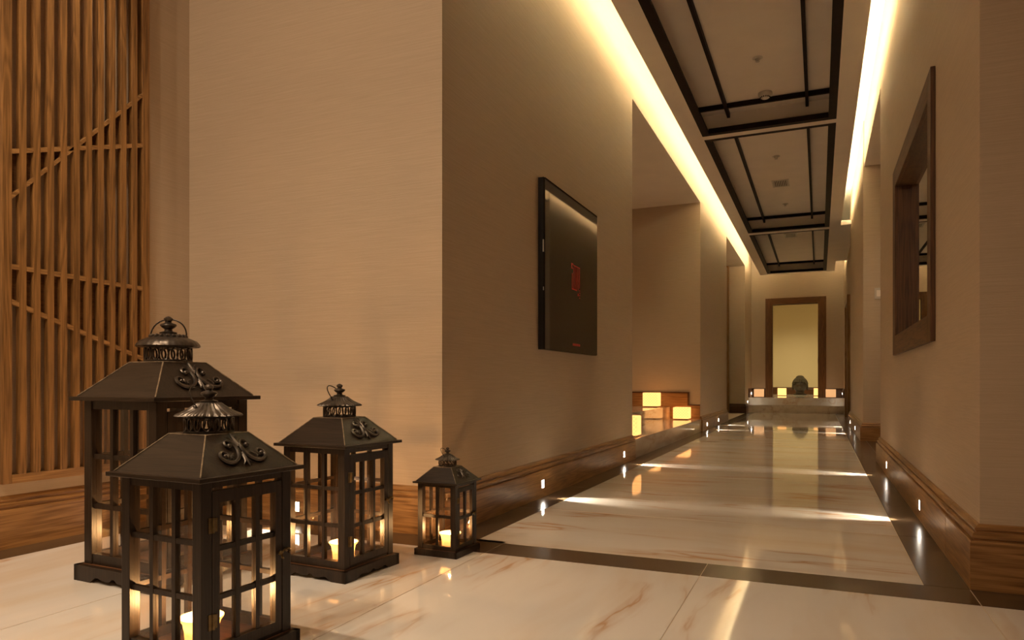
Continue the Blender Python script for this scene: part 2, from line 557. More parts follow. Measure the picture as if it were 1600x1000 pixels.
# dark timber grid in the trays
WHICH = ['nearest', 'middle', 'farthest']
for i, (y0, y1) in enumerate(BAYS):
    t = thing('ceiling_tray_frame', ((TL + TR) / 2, (y0 + y1) / 2, ZS),
              'dark lacquered timber grid lining the %s ceiling tray' % WHICH[i], 'ceiling frame', 'timber grids in the ceiling trays')
    hx, hy = (TR - TL) / 2, (y1 - y0) / 2
    bw, bt = .067, .030
    for s in (-1, 1):
        a = sorted((s * hx, s * (hx - bw)))
        MB().box(a[0], a[1], -hy, hy, 0.001, bt).build('beam', M['beam'], t)
        a = sorted((s * hy, s * (hy - bw)))
        MB().box(-hx + bw, hx - bw, a[0], a[1], 0.001, bt + .02).build('beam', M['beam'], t)
        MB().box(s * .355 - .0135, s * .355 + .0135, -hy, hy, .152, .198).build('batten', M['beam'], t)
        MB().box(-hx, hx, s * (hy - .25) - .0135, s * (hy - .25) + .0135, .156, .199).build('cross_batten', M['beam'], t)

def sprinkler(y, label):
    t = thing('sprinkler', (-.46, y, TZ), label, 'sprinkler', 'ceiling sprinklers')
    MB().lathe([(.04, 0), (.042, -.004), (.02, -.010), (.018, -.001)], 20).build('escutcheon', M['white'], t, True)
    b = MB().lathe([(.010, -.006), (.011, -.014), (.006, -.020), (.003, -.030)], 10)
    b.lathe([(.017, -.034), (.017, -.032), (.002, -.030)], 14)
    for k in (-1, 1):
        b.tube([(k * .007, 0, -.008), (k * .016, 0, -.018), (k * .003, 0, -.032)], .0025, 5)
    b.build('head', M['white'], t, True)
sprinkler(6.06, 'small sprinkler in the nearest ceiling tray, by the round detector')
sprinkler(8.78, 'small sprinkler in the middle tray, nearer than the vent')
sprinkler(11.15, 'small sprinkler in the middle tray, beyond the vent')

t = thing('smoke_detector', (-.452, 6.82, TZ), 'round white smoke detector by the tray cross bar', 'detector')
MB().lathe([(.062, 0), (.062, -.018), (.056, -.030), (.030, -.052), (.012, -.056)], 28).build('body', M['white'], t, True)
b = MB()
for k in range(14):
    a = 2 * PI * k / 14
    b.box(.042 * math.cos(a) - .004, .042 * math.cos(a) + .004, .042 * math.sin(a) - .004, .042 * math.sin(a) + .004, -.049, -.036)
b.build('slots', M['slot'], t)

def vent(y, label):
    t = thing('ceiling_vent', (-.468, y, TZ), label, 'vent', 'ceiling vents')
    w, d = .105, .17
    b = MB()
    b.box(-w, w, -d, -d + .02, -.008, -.0005).box(-w, w, d - .02, d, -.008, -.0005)
    b.box(-w, -w + .02, -d + .02, d - .02, -.008, -.0005).box(w - .02, w, -d + .02, d - .02, -.008, -.0005)
    b.build('frame', M['white'], t)
    MB().box(-w + .02, w - .02, -d + .02, d - .02, -.002, -.0005).build('backing', M['slot'], t)
    me = MB().box(-.005, .005, -d + .02, d - .02, -.007, -.002).mesh('slat', M['white'])
    for k in range(8):
        link('slat', me, t, (-w + .03 + k * (2 * w - .06) / 7, 0, 0))
vent(9.98, 'slatted white air vent in the middle ceiling tray')
vent(13.55, 'slatted white air vent in the farthest ceiling tray')

# ---------------------------------------------------------------- floor
fl = MB().box(FX0 - .1, FX1, FY0, YE + .15, -.06, -.0012).box(RX, XL, RY0, RY1, -.06, -.0013).box(.4, QX, QY0, QY1, -.06, -.0012).build('floor', M['grout'])
struct(fl, 'polished cream marble floor with dark brown border strips', 'floor')
GAP = .0015
cache = {}
def tile(name, x0, x1, y0, y1, m, turn=False):
    a, c = x1 - x0 - 2 * GAP, y1 - y0 - 2 * GAP
    if turn: a, c = c, a
    key = (name, round(a, 3), round(c, 3))
    if key not in cache:
        cache[key] = MB().box(-a / 2, a / 2, -c / 2, c / 2, -.0012, 0).mesh(name, M[m])
    return link(name, cache[key], fl, ((x0 + x1) / 2, (y0 + y1) / 2, 0), PI / 2 if turn else 0)
BX0, BX1 = -1.302, 0.308        # inner edges of the corridor borders
BY0, BY1 = 2.437, 2.614         # dark band across
y = BY1
while y < 17.0:                                              # corridor slabs lie across
    y2 = min(y + .804, 17.0)
    tile('tile', BX0, BX1, y, y2, 'marble', True)
    y = y2
y = BY1
while y < 17.0:                                              # side borders
    y2 = min(y + .804, 17.0)
    tile('border_tile', XL, BX0, y, y2, 'border')
    tile('border_tile', BX1, XR + .02, y, y2, 'border')
    y = y2
xs = [FX0, -2.77, -1.98, -1.177, -.3685, .4355, 1.24, 2.04, 2.85, FX1]
for i in range(len(xs) - 1):
    tile('border_tile', xs[i], xs[i + 1], BY0, BY1 if xs[i] > -1.9 and xs[i] < .43 else YF, 'border')
yy = [BY0, BY0 - 1.608, BY0 - 3.216, BY0 - 4.824, FY0]
for i in range(1, len(xs) - 1):
    for k in range(len(yy) - 1):
        tile('tile', xs[i], xs[i + 1], yy[k + 1], yy[k], 'marble')
for k in range(8):
    y1_ = BY0 - k * .804
    tile('border_tile', FX0, -2.77, max(y1_ - .804, FY0), y1_, 'border')
for k in range(3):
    tile('border_tile', XR + .02, QX, QY0 + k * .766, QY0 + (k + 1) * .766, 'border')

# ---------------------------------------------------------------- baseboards
PROF = [(.031, 0), (.031, .149), (.0285, .154), (.0185, .155), (.0185, .160), (.0240, .162), (.0250, .167), (.0235, .174), (.0190, .179),
        (.0115, .180), (.0115, .185), (.0160, .187), (.0160, .190), (.0120, .197), (.0060, .203), (0, BH)]
def sweep(path, side, z0=0.0, prof=PROF):
    """mitred moulding along a plan polyline; side +1 puts it left of travel"""
    P = [Vector((p[0], p[1])) for p in path]
    n = len(P); vs = []; fs = []
    nor = []
    for i in range(n - 1):
        d = (P[i + 1] - P[i]).normalized()
        nor.append(Vector((-d.y, d.x)) * side)
    pr = prof + [(-.004, prof[-1][1]), (-.004, 0)]
    for i in range(n):
        if i == 0: m = nor[0]
        elif i == n - 1: m = nor[-1]
        else:
            m = (nor[i - 1] + nor[i])
            m = m / (m.dot(nor[i]))
        for (d, z) in pr:
            q = P[i] + m * d
            vs.append((q.x, q.y, z0 + z))
    k = len(pr)
    for i in range(n - 1):
        for j in range(k):
            j2 = (j + 1) % k
            fs.append((i * k + j, i * k + j2, (i + 1) * k + j2, (i + 1) * k + j))
    fs.append(tuple(range(k))); fs.append(tuple((n - 1) * k + j for j in range(k))[::-1])
    return MB().add(vs, fs)
def base(name, segs, label):
    t = thing(name, (0, 0, 0), label, 'baseboard', kind='structure')
    for path, side, m, z0 in segs:
        sweep(path, side, z0).build('board', M[m], t)
    return t
base('baseboard_left', [([(XLAT, FY0), (XLAT, YF), ], -1, 'oakY', 0)], 'oak baseboard below the wooden lattice')
# two boards meeting at mitred corners: sweep both legs with a shared mitre
def leg(path, i, side):
    """one leg i of a polyline, keeping the mitre at both ends"""
    P = [Vector((p[0], p[1])) for p in path]
    vs = []; n = len(P)
    nor = []
    for k in range(n - 1):
        d = (P[k + 1] - P[k]).normalized(); nor.append(Vector((-d.y, d.x)) * side)
    pr = PROF + [(-.004, PROF[-1][1]), (-.004, 0)]
    for q in (i, i + 1):
        if q == 0: m = nor[0]
        elif q == n - 1: m = nor[-1]
        else:
            m = nor[q - 1] + nor[q]; m = m / m.dot(nor[q])
        sh = Vector((0, 0))
        if 0 < q < n - 1 and nor[q - 1].dot(nor[q]) > .99:      # butt joint in a straight run
            sh = (P[i + 1] - P[i]).normalized() * (.002 if q == i else -.002)
        for d, z in pr:
            c = P[q] + m * d + sh
            vs.append((c.x, c.y, z))
    k = len(pr)
    fs = [(j, (j + 1) % k, k + (j + 1) % k, k + j) for j in range(k)]
    fs += [tuple(range(k)), tuple(range(k, 2 * k))[::-1]]
    return MB().add(vs, fs)
def base_path(name, path, side, mats, label):
    t = thing(name, (0, 0, 0), label, 'baseboard', kind='structure')
    for i, m in enumerate(mats):
        leg(path, i, side).build('board', M[m], t)
base_path('baseboard_front', [(XLAT + BT, YF), (XL, YF), (XL, RY0)], -1, ['oakX', 'oakY'], 'moulded oak baseboard round the front wall corner')
base_path('baseboard_corridor', [(XL, RY1), (XL, DY0), (DX, DY0)], -1, ['oakY', 'oakX'], 'oak baseboard between the side steps and the door recess')
base_path('baseboard_recess', [(DX, DY1), (XL, DY1), (XL, 16.5)], -1, ['walnutX', 'walnutY'], 'dark baseboard at the far door recess')
JY = 3.09
base_path('baseboard_right', [(FX1, YF), (XR, YF), (XR, JY), (XR, QY0), (1.3, QY0)], 1, ['oakX', 'oakY', 'oakY', 'oakX'], 'moulded oak baseboard below the mirror')
base_path('baseboard_opening', [(QX, QY1), (XR2, QY1), (XR2, EY), (.505, EY)], 1, ['oakX', 'oakY', 'oakX'], 'oak baseboard beside the right side opening')

# recessed low-level lights
lens_me = MB().box(-.002, .002, -.018, .018, -.021, .021).mesh('lens', M['steplens'])
bez = MB()
for a in ((-.022, .022, .021, .025), (-.022, .022, -.025, -.021)):
    bez.box(-.002, .0025, a[0], a[1], a[2], a[3])
for a in ((-.022, -.018, -.021, .021), (.018, .022, -.021, .021)):
    bez.box(-.002, .0025, a[0], a[1], a[2], a[3])
bez_me = bez.mesh('bezel', M['steel'])
def steplight(x, y, z, ang, label, power=1.0, spot=True):
    """local +X points out of the baseboard"""
    t = thing('baseboard_light', (x, y, z), label, 'light', 'low lights set into the baseboards', ang)
    link('lens', lens_me, t); link('bezel', bez_me, t)
    if spot:
        light('SPOT', 'beam', t, (.012, 0, 0), L_STEP * power, C_STEP, (0, -math.radians(90 - 21), 0),
              spot_size=math.radians(46), spot_blend=0.7, shadow_soft_size=.012)
    return t
zl = .076
steplight(XL + BT, 3.76, zl, 0, 'left wall baseboard light nearest the small lantern')
steplight(XL + BT, 5.59, zl, 0, 'left wall baseboard light just before the side steps')
steplight(XL + BT, 10.2, zl, 0, 'left wall baseboard light just past the side steps')
steplight(XL + BT, 11.42, zl, 0, 'left wall baseboard light nearest the far door recess')
steplight(XR - BT, 3.82, zl, PI, 'right wall baseboard light nearest the viewer')
steplight(XR - BT, 5.60, zl, PI, 'right wall baseboard light below the far side of the mirror')
steplight(XR2 - BT, 10.1, zl, PI, 'right wall baseboard light nearer of the pair past the opening')
steplight(XR2 - BT, 11.6, zl, PI, 'right wall baseboard light farther of the pair past the opening')
steplight(-2.236, YF - BT, zl, -PI / 2, 'baseboard light in the front wall behind the lanterns')

# ---------------------------------------------------------------- side steps on the left
b = MB().box(-1.88, XL + .012, RY0, RY1, -.012, .165)
o = b.build('stair_lower', M['stone']); struct(o, 'lower veined marble side step off the corridor', 'step')
b = MB().box(RX, -1.88, RY0, RY1, -.012, .33)
o = b.build('stair_upper', M['stone']); struct(o, 'upper veined marble side step carrying a glowing cube', 'step')
t = thing('baseboard_stair', (0, 0, 0), 'oak baseboard stepping down with the side steps', 'baseboard', kind='structure')
fn = lambda a, c, d: (a, d, c)
MB().prism([(RX, .33), (-1.88, .33), (-1.88, .165), (XL, .165), (XL, .345), (-1.645, .345), (-1.645, .515), (RX, .515)], fn, RY1 - .026, RY1 + .004).build('board', M['oakX'], t)
MB().prism([(RX, .515), (-1.645, .515), (-1.645, .345), (XL, .345), (XL, .363), (-1.622, .363), (-1.622, .533), (RX, .533)], fn, RY1 - .034, RY1 + .004).build('moulding', M['walnutX'], t)

# ---------------------------------------------------------------- steps at the end
o = MB().box(XL, .505, 16.52, 16.86, -.012, .165).build('stair_end_lower', M['stone']); struct(o, 'lower broad marble step below the far doorway', 'step')
o = MB().box(XL, .505, 16.86, YE, -.012, .33).box(DO0, DO1, YE, YE + .15, .1, .33).box(-2.3, 1.5, YE + .15, RB, .1, .33).build('stair_end_upper', M['marble'])  # paler marble than the lower step, in place of step light on the riser
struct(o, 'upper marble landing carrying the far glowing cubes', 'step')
base('baseboard_end', [([(DO0 - .156, YE), (XL, YE), (XL, 16.86)], 1, 'walnutX', .33),
                       ([(.505, 16.86), (.505, YE), (DO1 + .174, YE)], 1, 'walnutX', .33),
                       ([(1.5, RB), (-2.3, RB)], 1, 'walnutX', .33)], 'dark baseboard on the landing around the far doorway')
for x, a, s in ((XL + .016, 0, 'left'), (.489, PI, 'right')):
    steplight(x + (.018 if a == 0 else -.018), 17.25, .42, a, 'tiny upper landing light on the far %s side wall' % s, .07)
    steplight(x - (.014 if a == 0 else -.014), 16.66, .235, a, 'tiny lower landing light on the far %s side wall' % s, .07)

# far doorway
t = thing('door_1', (0, YE, .33), 'dark wooden frame of the far doorway', 'doorway', kind='structure')
MB().box(DO0 - .156, DO0, -.02, .17, 0, 2.16 + .148).build('jamb', M['frameZ'], t)
MB().box(DO1, DO1 + .174, -.02, .17, 0, 2.16 + .148).build('jamb', M['frameZ'], t)
MB().box(DO0, DO1, -.02, .17, 2.16, 2.16 + .148).build('lintel', M['frameX'], t)
b = MB().box(DO1 - .006, DO1, .03, .06, .78, .90)
b.build('strike_plate', M['steel'], t)
# full height oak door at the back of the left recess
t = thing('door_2', (DX, (DY0 + DY1) / 2, 0), 'tall oak door in the far left recess', 'door', kind='structure')
hw = (DY1 - DY0) / 2
MB().box(.001, .045, -hw + .3, hw - .16, .004, 3.15).build('leaf', M['oakDoor'], t)
MB().box(.001, .06, -hw + .16, -hw + .3, .004, 3.2).build('jamb', M['oakDoor'], t)
MB().box(.001, .07, hw - .16, hw - .032, .004, 3.2).build('jamb', M['oakDoor'], t)
# oak door on the right wall near the end
t = thing('door_3', (.505, 14.25, 0), 'oak door with thick projecting frame on the far right wall', 'door', kind='structure')
MB().box(-.020, -.001, -.53, .53, .004, 2.08).build('leaf', M['oakDoor'], t)
for s in (-1, 1):
    a = sorted((s * .53, s * .65)); MB().box(-.060, -.001, a[0], a[1], .004, 2.20).build('jamb', M['oakDoor'], t)
MB().box(-.060, -.001, -.53, .53, 2.08, 2.20).build('lintel', M['oakY'], t)
MB().box(-.038, -.020, -.44, -.42, .9, 1.1).build('door_handle', M['steel'], t)

# ---------------------------------------------------------------- lattice screen
LX = -2.905
LDEP = .024
LB, LT = .256, 2.75
Ya, Yb, Yc, Yd = 1.720, 1.755, 2.338, 2.376
t = thing('lattice_screen', (LX, (Ya + Yd) / 2, LB), 'tall oak lattice screen of upright slats and slanting bars on the wall', 'lattice')
yc = (Ya + Yd) / 2
MB().box(-LDEP - .012, 0, Ya - yc, Yb - yc, 0, LT - LB).build('stile', M['oakZ'], t, bevel=.0015)
MB().box(-LDEP - .012, 0, Yc - yc, Yd - yc, 0, LT - LB).build('stile', M['oakZ'], t, bevel=.0015)
MB().box(-LDEP - .012, 0, Yb - yc, Yc - yc, 0, .034).build('rail', M['oakY'], t)
MB().box(-LDEP - .012, 0, Yb - yc, Yc - yc, LT - LB - .04, LT - LB).build('rail', M['oakY'], t)
g = (Yc - Yb) / 21.0
sl_me = MB().box(-LDEP, 0, -g / 2, g / 2, .034, LT - LB - .04).mesh('slat', m_wood('slat_oak', 'Z', (0.13, 0.060, 0.017), (0.36, 0.175, 0.055), 0.36, 1.0, True), bevel=.0015)
for k in range(10):
    link('slat', sl_me, t, (0, Yb - yc + g * (1.5 + 2 * k), 0))
def on_plane(u, v, X):
    s_, c_ = math.sin(TH), math.cos(TH)
    a = (u - 800.0) / FPX; q = (599.0 - v) / FPX
    d = (-s_ + a * c_, c_ + a * s_, q)
    k = X / d[0]
    return d[1] * k, H + d[2] * k
bars = []
for (u0, v0, u1, v1) in ((19, 236, 223, 227), (19, 307, 223, 149), (19, 416, 223, 451), (19, 471, 202, 551)):
    p = on_plane(u0, v0, LX); q = on_plane(u1, v1, LX)
    m_ = (q[1] - p[1]) / (q[0] - p[0])
    za = p[1] + m_ * (Yb - p[0]) - LB; zb = p[1] + m_ * (Yc - p[0]) - LB
    bars.append((za, zb))
    hb = .0095
    fn2 = lambda a, c, d: (d, a - yc, c)
    MB().prism([(Yb, za - hb), (Yc, zb - hb), (Yc, zb + hb), (Yb, za + hb)], fn2, -LDEP + .004, -.0012).build('slant_bar', M['oakY'], t)
for i, j in ((2, 3),):
    MB().prism([(Yb, bars[j][0]), (Yc, bars[j][1]), (Yc, bars[i][1]), (Yb, bars[i][0])], fn2, -LDEP - .009, -LDEP - .001).build('backing_panel', M['walnutY'], t)
ym = Yb + (Yc - Yb) * (bars[0][0] - bars[1][0]) / ((bars[0][0] - bars[1][0]) + (bars[1][1] - bars[0][1]))
zm = bars[0][0] + (bars[0][1] - bars[0][0]) * (ym - Yb) / (Yc - Yb)
MB().prism([(Yb, bars[1][0]), (ym, zm), (Yb, bars[0][0])], fn2, -LDEP - .009, -LDEP - .001).build('backing_panel', M['walnutY'], t)
MB().prism([(Yc, bars[0][1]), (Yc, bars[1][1]), (ym, zm)], fn2, -LDEP - .009, -LDEP - .001).build('backing_panel', M['walnutY'], t)

# ---------------------------------------------------------------- wall panel with red emblem
PX = XL + .043
py0, py1, pz0, pz1 = 3.765, 4.80, .845, 1.83
t = thing('glass_sign', (XL, (py0 + py1) / 2, (pz0 + pz1) / 2), 'upright black glass panel with a small red emblem on the corridor wall', 'sign')
hy_, hz_ = (py1 - py0) / 2, (pz1 - pz0) / 2
MB().box(.002, .036, -hy_, hy_, -hz_, hz_).build('housing', M['black'], t)
MB().box(.0362, .043, -hy_ + .004, hy_ - .002, -hz_ + .002, hz_ - .002).build('glass_front', M['screen'], t)
MB().box(.030, .0375, -hy_ - .003, -hy_ + .001, .065, .135).build('clip', M['steel'], t)
MB().box(.032, .0365, -hy_ - .002, -hy_ + .001, -.155, -.135).build('clip', M['steel'], t)
# emblem: upright red strokes, stepped at the top left and lower right
b = MB()
def stroke(a0, a1, z0, z1):
    b.box(.0432, .0437, a0, a1, z0, z1)
ex = -.040
for k, (z0, z1) in enumerate(((-.085, .010), (-.085, .052), (-.085, .060), (-.085, .058), (-.085, .058), (-.070, .058))):
    stroke(ex + k * .030, ex + k * .030 + .011, z0, z1)
stroke(ex - .012, ex + .030, .066, .074); stroke(ex - .012, ex + .004, .040, .066); stroke(ex + .004, ex + .022, .040, .048)
stroke(ex + .030, ex + .166, .060, .067); stroke(ex, ex + .10, -.092, -.085)
for k in range(4):
    stroke(ex + .150, ex + .166, -.135 + k * .016, -.127 + k * .016)
stroke(ex + .118, ex + .134, -.122, -.104)
b.build('emblem', M['red'], t)
b = MB()
for k in range(7):
    b.box(.0432, .0437, -.02 + k * .022, -.008 + k * .022, -hz_ + .045, -hz_ + .060)
b.build('caption', M['red'], t)

# ---------------------------------------------------------------- mirror
t = thing('wall_mirror', (XR, (3.568 + 5.30) / 2, (.835 + 2.04) / 2), 'large mirror in a wide wooden frame on the right wall', 'mirror')
my, mz = (5.30 - 3.568) / 2, (2.04 - .835) / 2
cy, cz = (3.568 + 5.30) / 2, (.835 + 2.04) / 2
ft = .020
iy0, iy1, iz0, iz1 = MY0 + .012 - cy, MY1 - .012 - cy, MZ0 + .012 - cz, MZ1 - .012 - cz
MB().box(-ft, -.001, -my, iy0, -mz, mz).build('stile', M['walnutZ'], t, bevel=.002)
MB().box(-ft, -.001, iy1, my, -mz, mz).build('stile', M['walnutZ'], t, bevel=.002)
MB().box(-ft, -.001, iy0, iy1, iz1, mz).build('rail', M['walnutY'], t, bevel=.002)
MB().box(-ft, -.001, iy0, iy1, -mz, iz0).build('rail', M['walnutY'], t, bevel=.002)
b = MB()
e = .0005
b.box(-.001, MD - .004, MY0 - cy + e, iy0, MZ0 - cz + e, MZ1 - cz - e).box(-.001, MD - .004, iy1, MY1 - cy - e, MZ0 - cz + e, MZ1 - cz - e)
b.box(-.001, MD - .004, iy0, iy1, MZ0 - cz + e, iz0).box(-.001, MD - .004, iy0, iy1, iz1, MZ1 - cz - e)
b.build('inner_frame', M['walnutZ'], t)
MB().box(MD - .004, MD + .004, MY0 - cy + e, MY1 - cy - e, MZ0 - cz + e, MZ1 - cz - e).build('mirror_glass', M['mirror'], t)

# switch plate in the right opening
t = thing('wall_switch', (.615, QY1, 1.66), 'pale switch plate on the wall of the right opening', 'switch')
MB().box(-.045, .045, -.010, -.0005, -.062, .062).build('plate', M['white'], t, bevel=.002)
MB().box(-.025, .025, -.014, -.010, -.035, .035).build('rocker', M['plaster'], t, bevel=.001)

# ---------------------------------------------------------------- glowing cubes
def cube_lamp(x, y, z, w_, h_, label, rz=0.0, m='glow'):
    t = thing('cube_lamp', (x, y, z), label, 'lamp', 'glowing cube lamps', rz)
    MB().box(-w_ / 2 + .012, w_ / 2 - .012, -w_ / 2 + .012, w_ / 2 - .012, 0, .012).build('foot', M['walnutX'], t)
    MB().box(-w_ / 2, w_ / 2, -w_ / 2, w_ / 2, .0125, h_).build('shade', M[m], t, bevel=.008)
cube_lamp(-2.08, 9.52, .33, .205, .195, 'glowing cube on the upper side step')
cube_lamp(-1.69, 9.60, .165, .205, .165, 'glowing cube on the lower side step, far end')
cube_lamp(-1.60, 6.35, .165, .19, .19, 'glowing cube on the lower side step, near end half hidden by the wall')
cube_lamp(-1.27, 17.15, .33, .205, .19, 'glowing cube on the landing left of the far doorway', m='glow_dim')
cube_lamp(.235, 17.15, .33, .205, .19, 'glowing cube on the landing right of the far doorway', m='glow_dim')
cube_lamp(-.886, 19.6, .33, .205, .195, 'glowing cube inside the far room, left of the sculpted head')
cube_lamp(-.025, 19.6, .33, .205, .195, 'glowing cube inside the far room, right of the sculpted head')

# ---------------------------------------------------------------- sculpted head
def head():
    t = thing('sculpted_head', (-.485, 21.0, .33), 'large dark bronze head sculpture with rows of tight curls', 'sculpture')
    # local: facing -Y, height about .55
    nu, nv = 48, 36
    vs = []; fs = []
    for j in range(nv + 1):
        p = -PI / 2 + PI * j / nv
        for i in range(nu):
            a = 2 * PI * i / nu
            x = math.cos(p) * math.cos(a); y = math.cos(p) * math.sin(a); z = math.sin(p)
            r = 1.0
            jaw = max(0, -z)
            sx = .185 * (1 - .22 * jaw * jaw); sy = .20 * (1 - .12 * jaw); sz = .215
            X, Y_, Z_ = x * sx, y * sy, z * sz
            if y < 0:
                f = max(0, -y)
                def bumpf(cx, cz, wx, wz, amp):
                    return amp * math.exp(-((x - cx) / wx) ** 2 - ((z - cz) / wz) ** 2) * f
                d = bumpf(0, -.12, .10, .20, .055) + bumpf(0, -.24, .13, .07, .02)
                d -= bumpf(.32, .02, .14, .08, .022) + bumpf(-.32, .02, .14, .08, .022)
                d += bumpf(.32, .0, .12, .04, .012) + bumpf(-.32, .0, .12, .04, .012)
                d += bumpf(0, -.47, .20, .05, .018) + bumpf(0, -.40, .20, .04, .012)
                d += bumpf(0, -.78, .22, .14, .02) + bumpf(.3, .16, .22, .05, .010) + bumpf(-.3, .16, .22, .05, .010)
                Y_ -= d
            vs.append((X, Y_, Z_ + .27))
    for j in range(nv):
        for i in range(nu):
            i2 = (i + 1) % nu
            fs.append((j * nu + i, j * nu + i2, (j + 1) * nu + i2, (j + 1) * nu + i))
    b = MB().add(vs, fs)
    b.lathe([(.10, -.0), (.115, .02), (.105, .09), (.12, .16)], 28)
    b.lathe([(.17, 0), (.17, .02), (.13, .035)], 28)
    b.build('face', M['statue'], t, True)
    for s in (-1, 1):
        e_ = MB().ball((s * .188, .01, .215), .05, 10, 8, (.42, .7, 2.0))
        e_.build('ear', M['statue'], t, True)
    c = MB()
    for j in range(10):
        p = .18 + j * .135
        n = max(4, int(34 * math.cos(p)))
        for i in range(n):
            a = 2 * PI * (i + .5 * (j % 2)) / n
            y = math.cos(p) * math.sin(a)
            if y < -.62 and p < .40: continue
            c.ball((math.cos(p) * math.cos(a) * .193, y * .208, .27 + math.sin(p) * .222), .021, 7, 5)
    # curls behind the ears
    for j in range(4):
        p = .05 - j * .135
        for i in range(17):
            a = PI * (.12 + .76 * i / 16)
            c.ball((math.cos(p) * math.cos(a) * .193, math.cos(p) * math.sin(a) * .208, .27 + math.sin(p) * .222), .021, 7, 5)
    for j in range(4):
        p = .1 + j * .38
        n = max(1, int(15 * math.cos(p)))
        for i in range(n):
            a = 2 * PI * (i + .5 * (j % 2)) / n
            c.ball((math.cos(p) * math.cos(a) * .098, math.cos(p) * math.sin(a) * .098, .455 + math.sin(p) * .072), .022, 7, 5)
    c.build('curls', M['curl'], t, True)
head()

# ---------------------------------------------------------------- lanterns
def catmull(pts, n=6):
    P = [pts[0]] + list(pts) + [pts[-1]]
    out = []
    for i in range(1, len(P) - 2):
        for k in range(n):
            t = k / n
            q = []
            for d in range(len(P[0])):
                p0, p1, p2, p3 = P[i - 1][d], P[i][d], P[i + 1][d], P[i + 2][d]
                q.append(.5 * ((2 * p1) + (-p0 + p2) * t + (2 * p0 - 5 * p1 + 4 * p2 - p3) * t * t + (-p0 + 3 * p1 - 3 * p2 + p3) * t ** 3))
            out.append(tuple(q))
    out.append(tuple(pts[-1]))
    return out

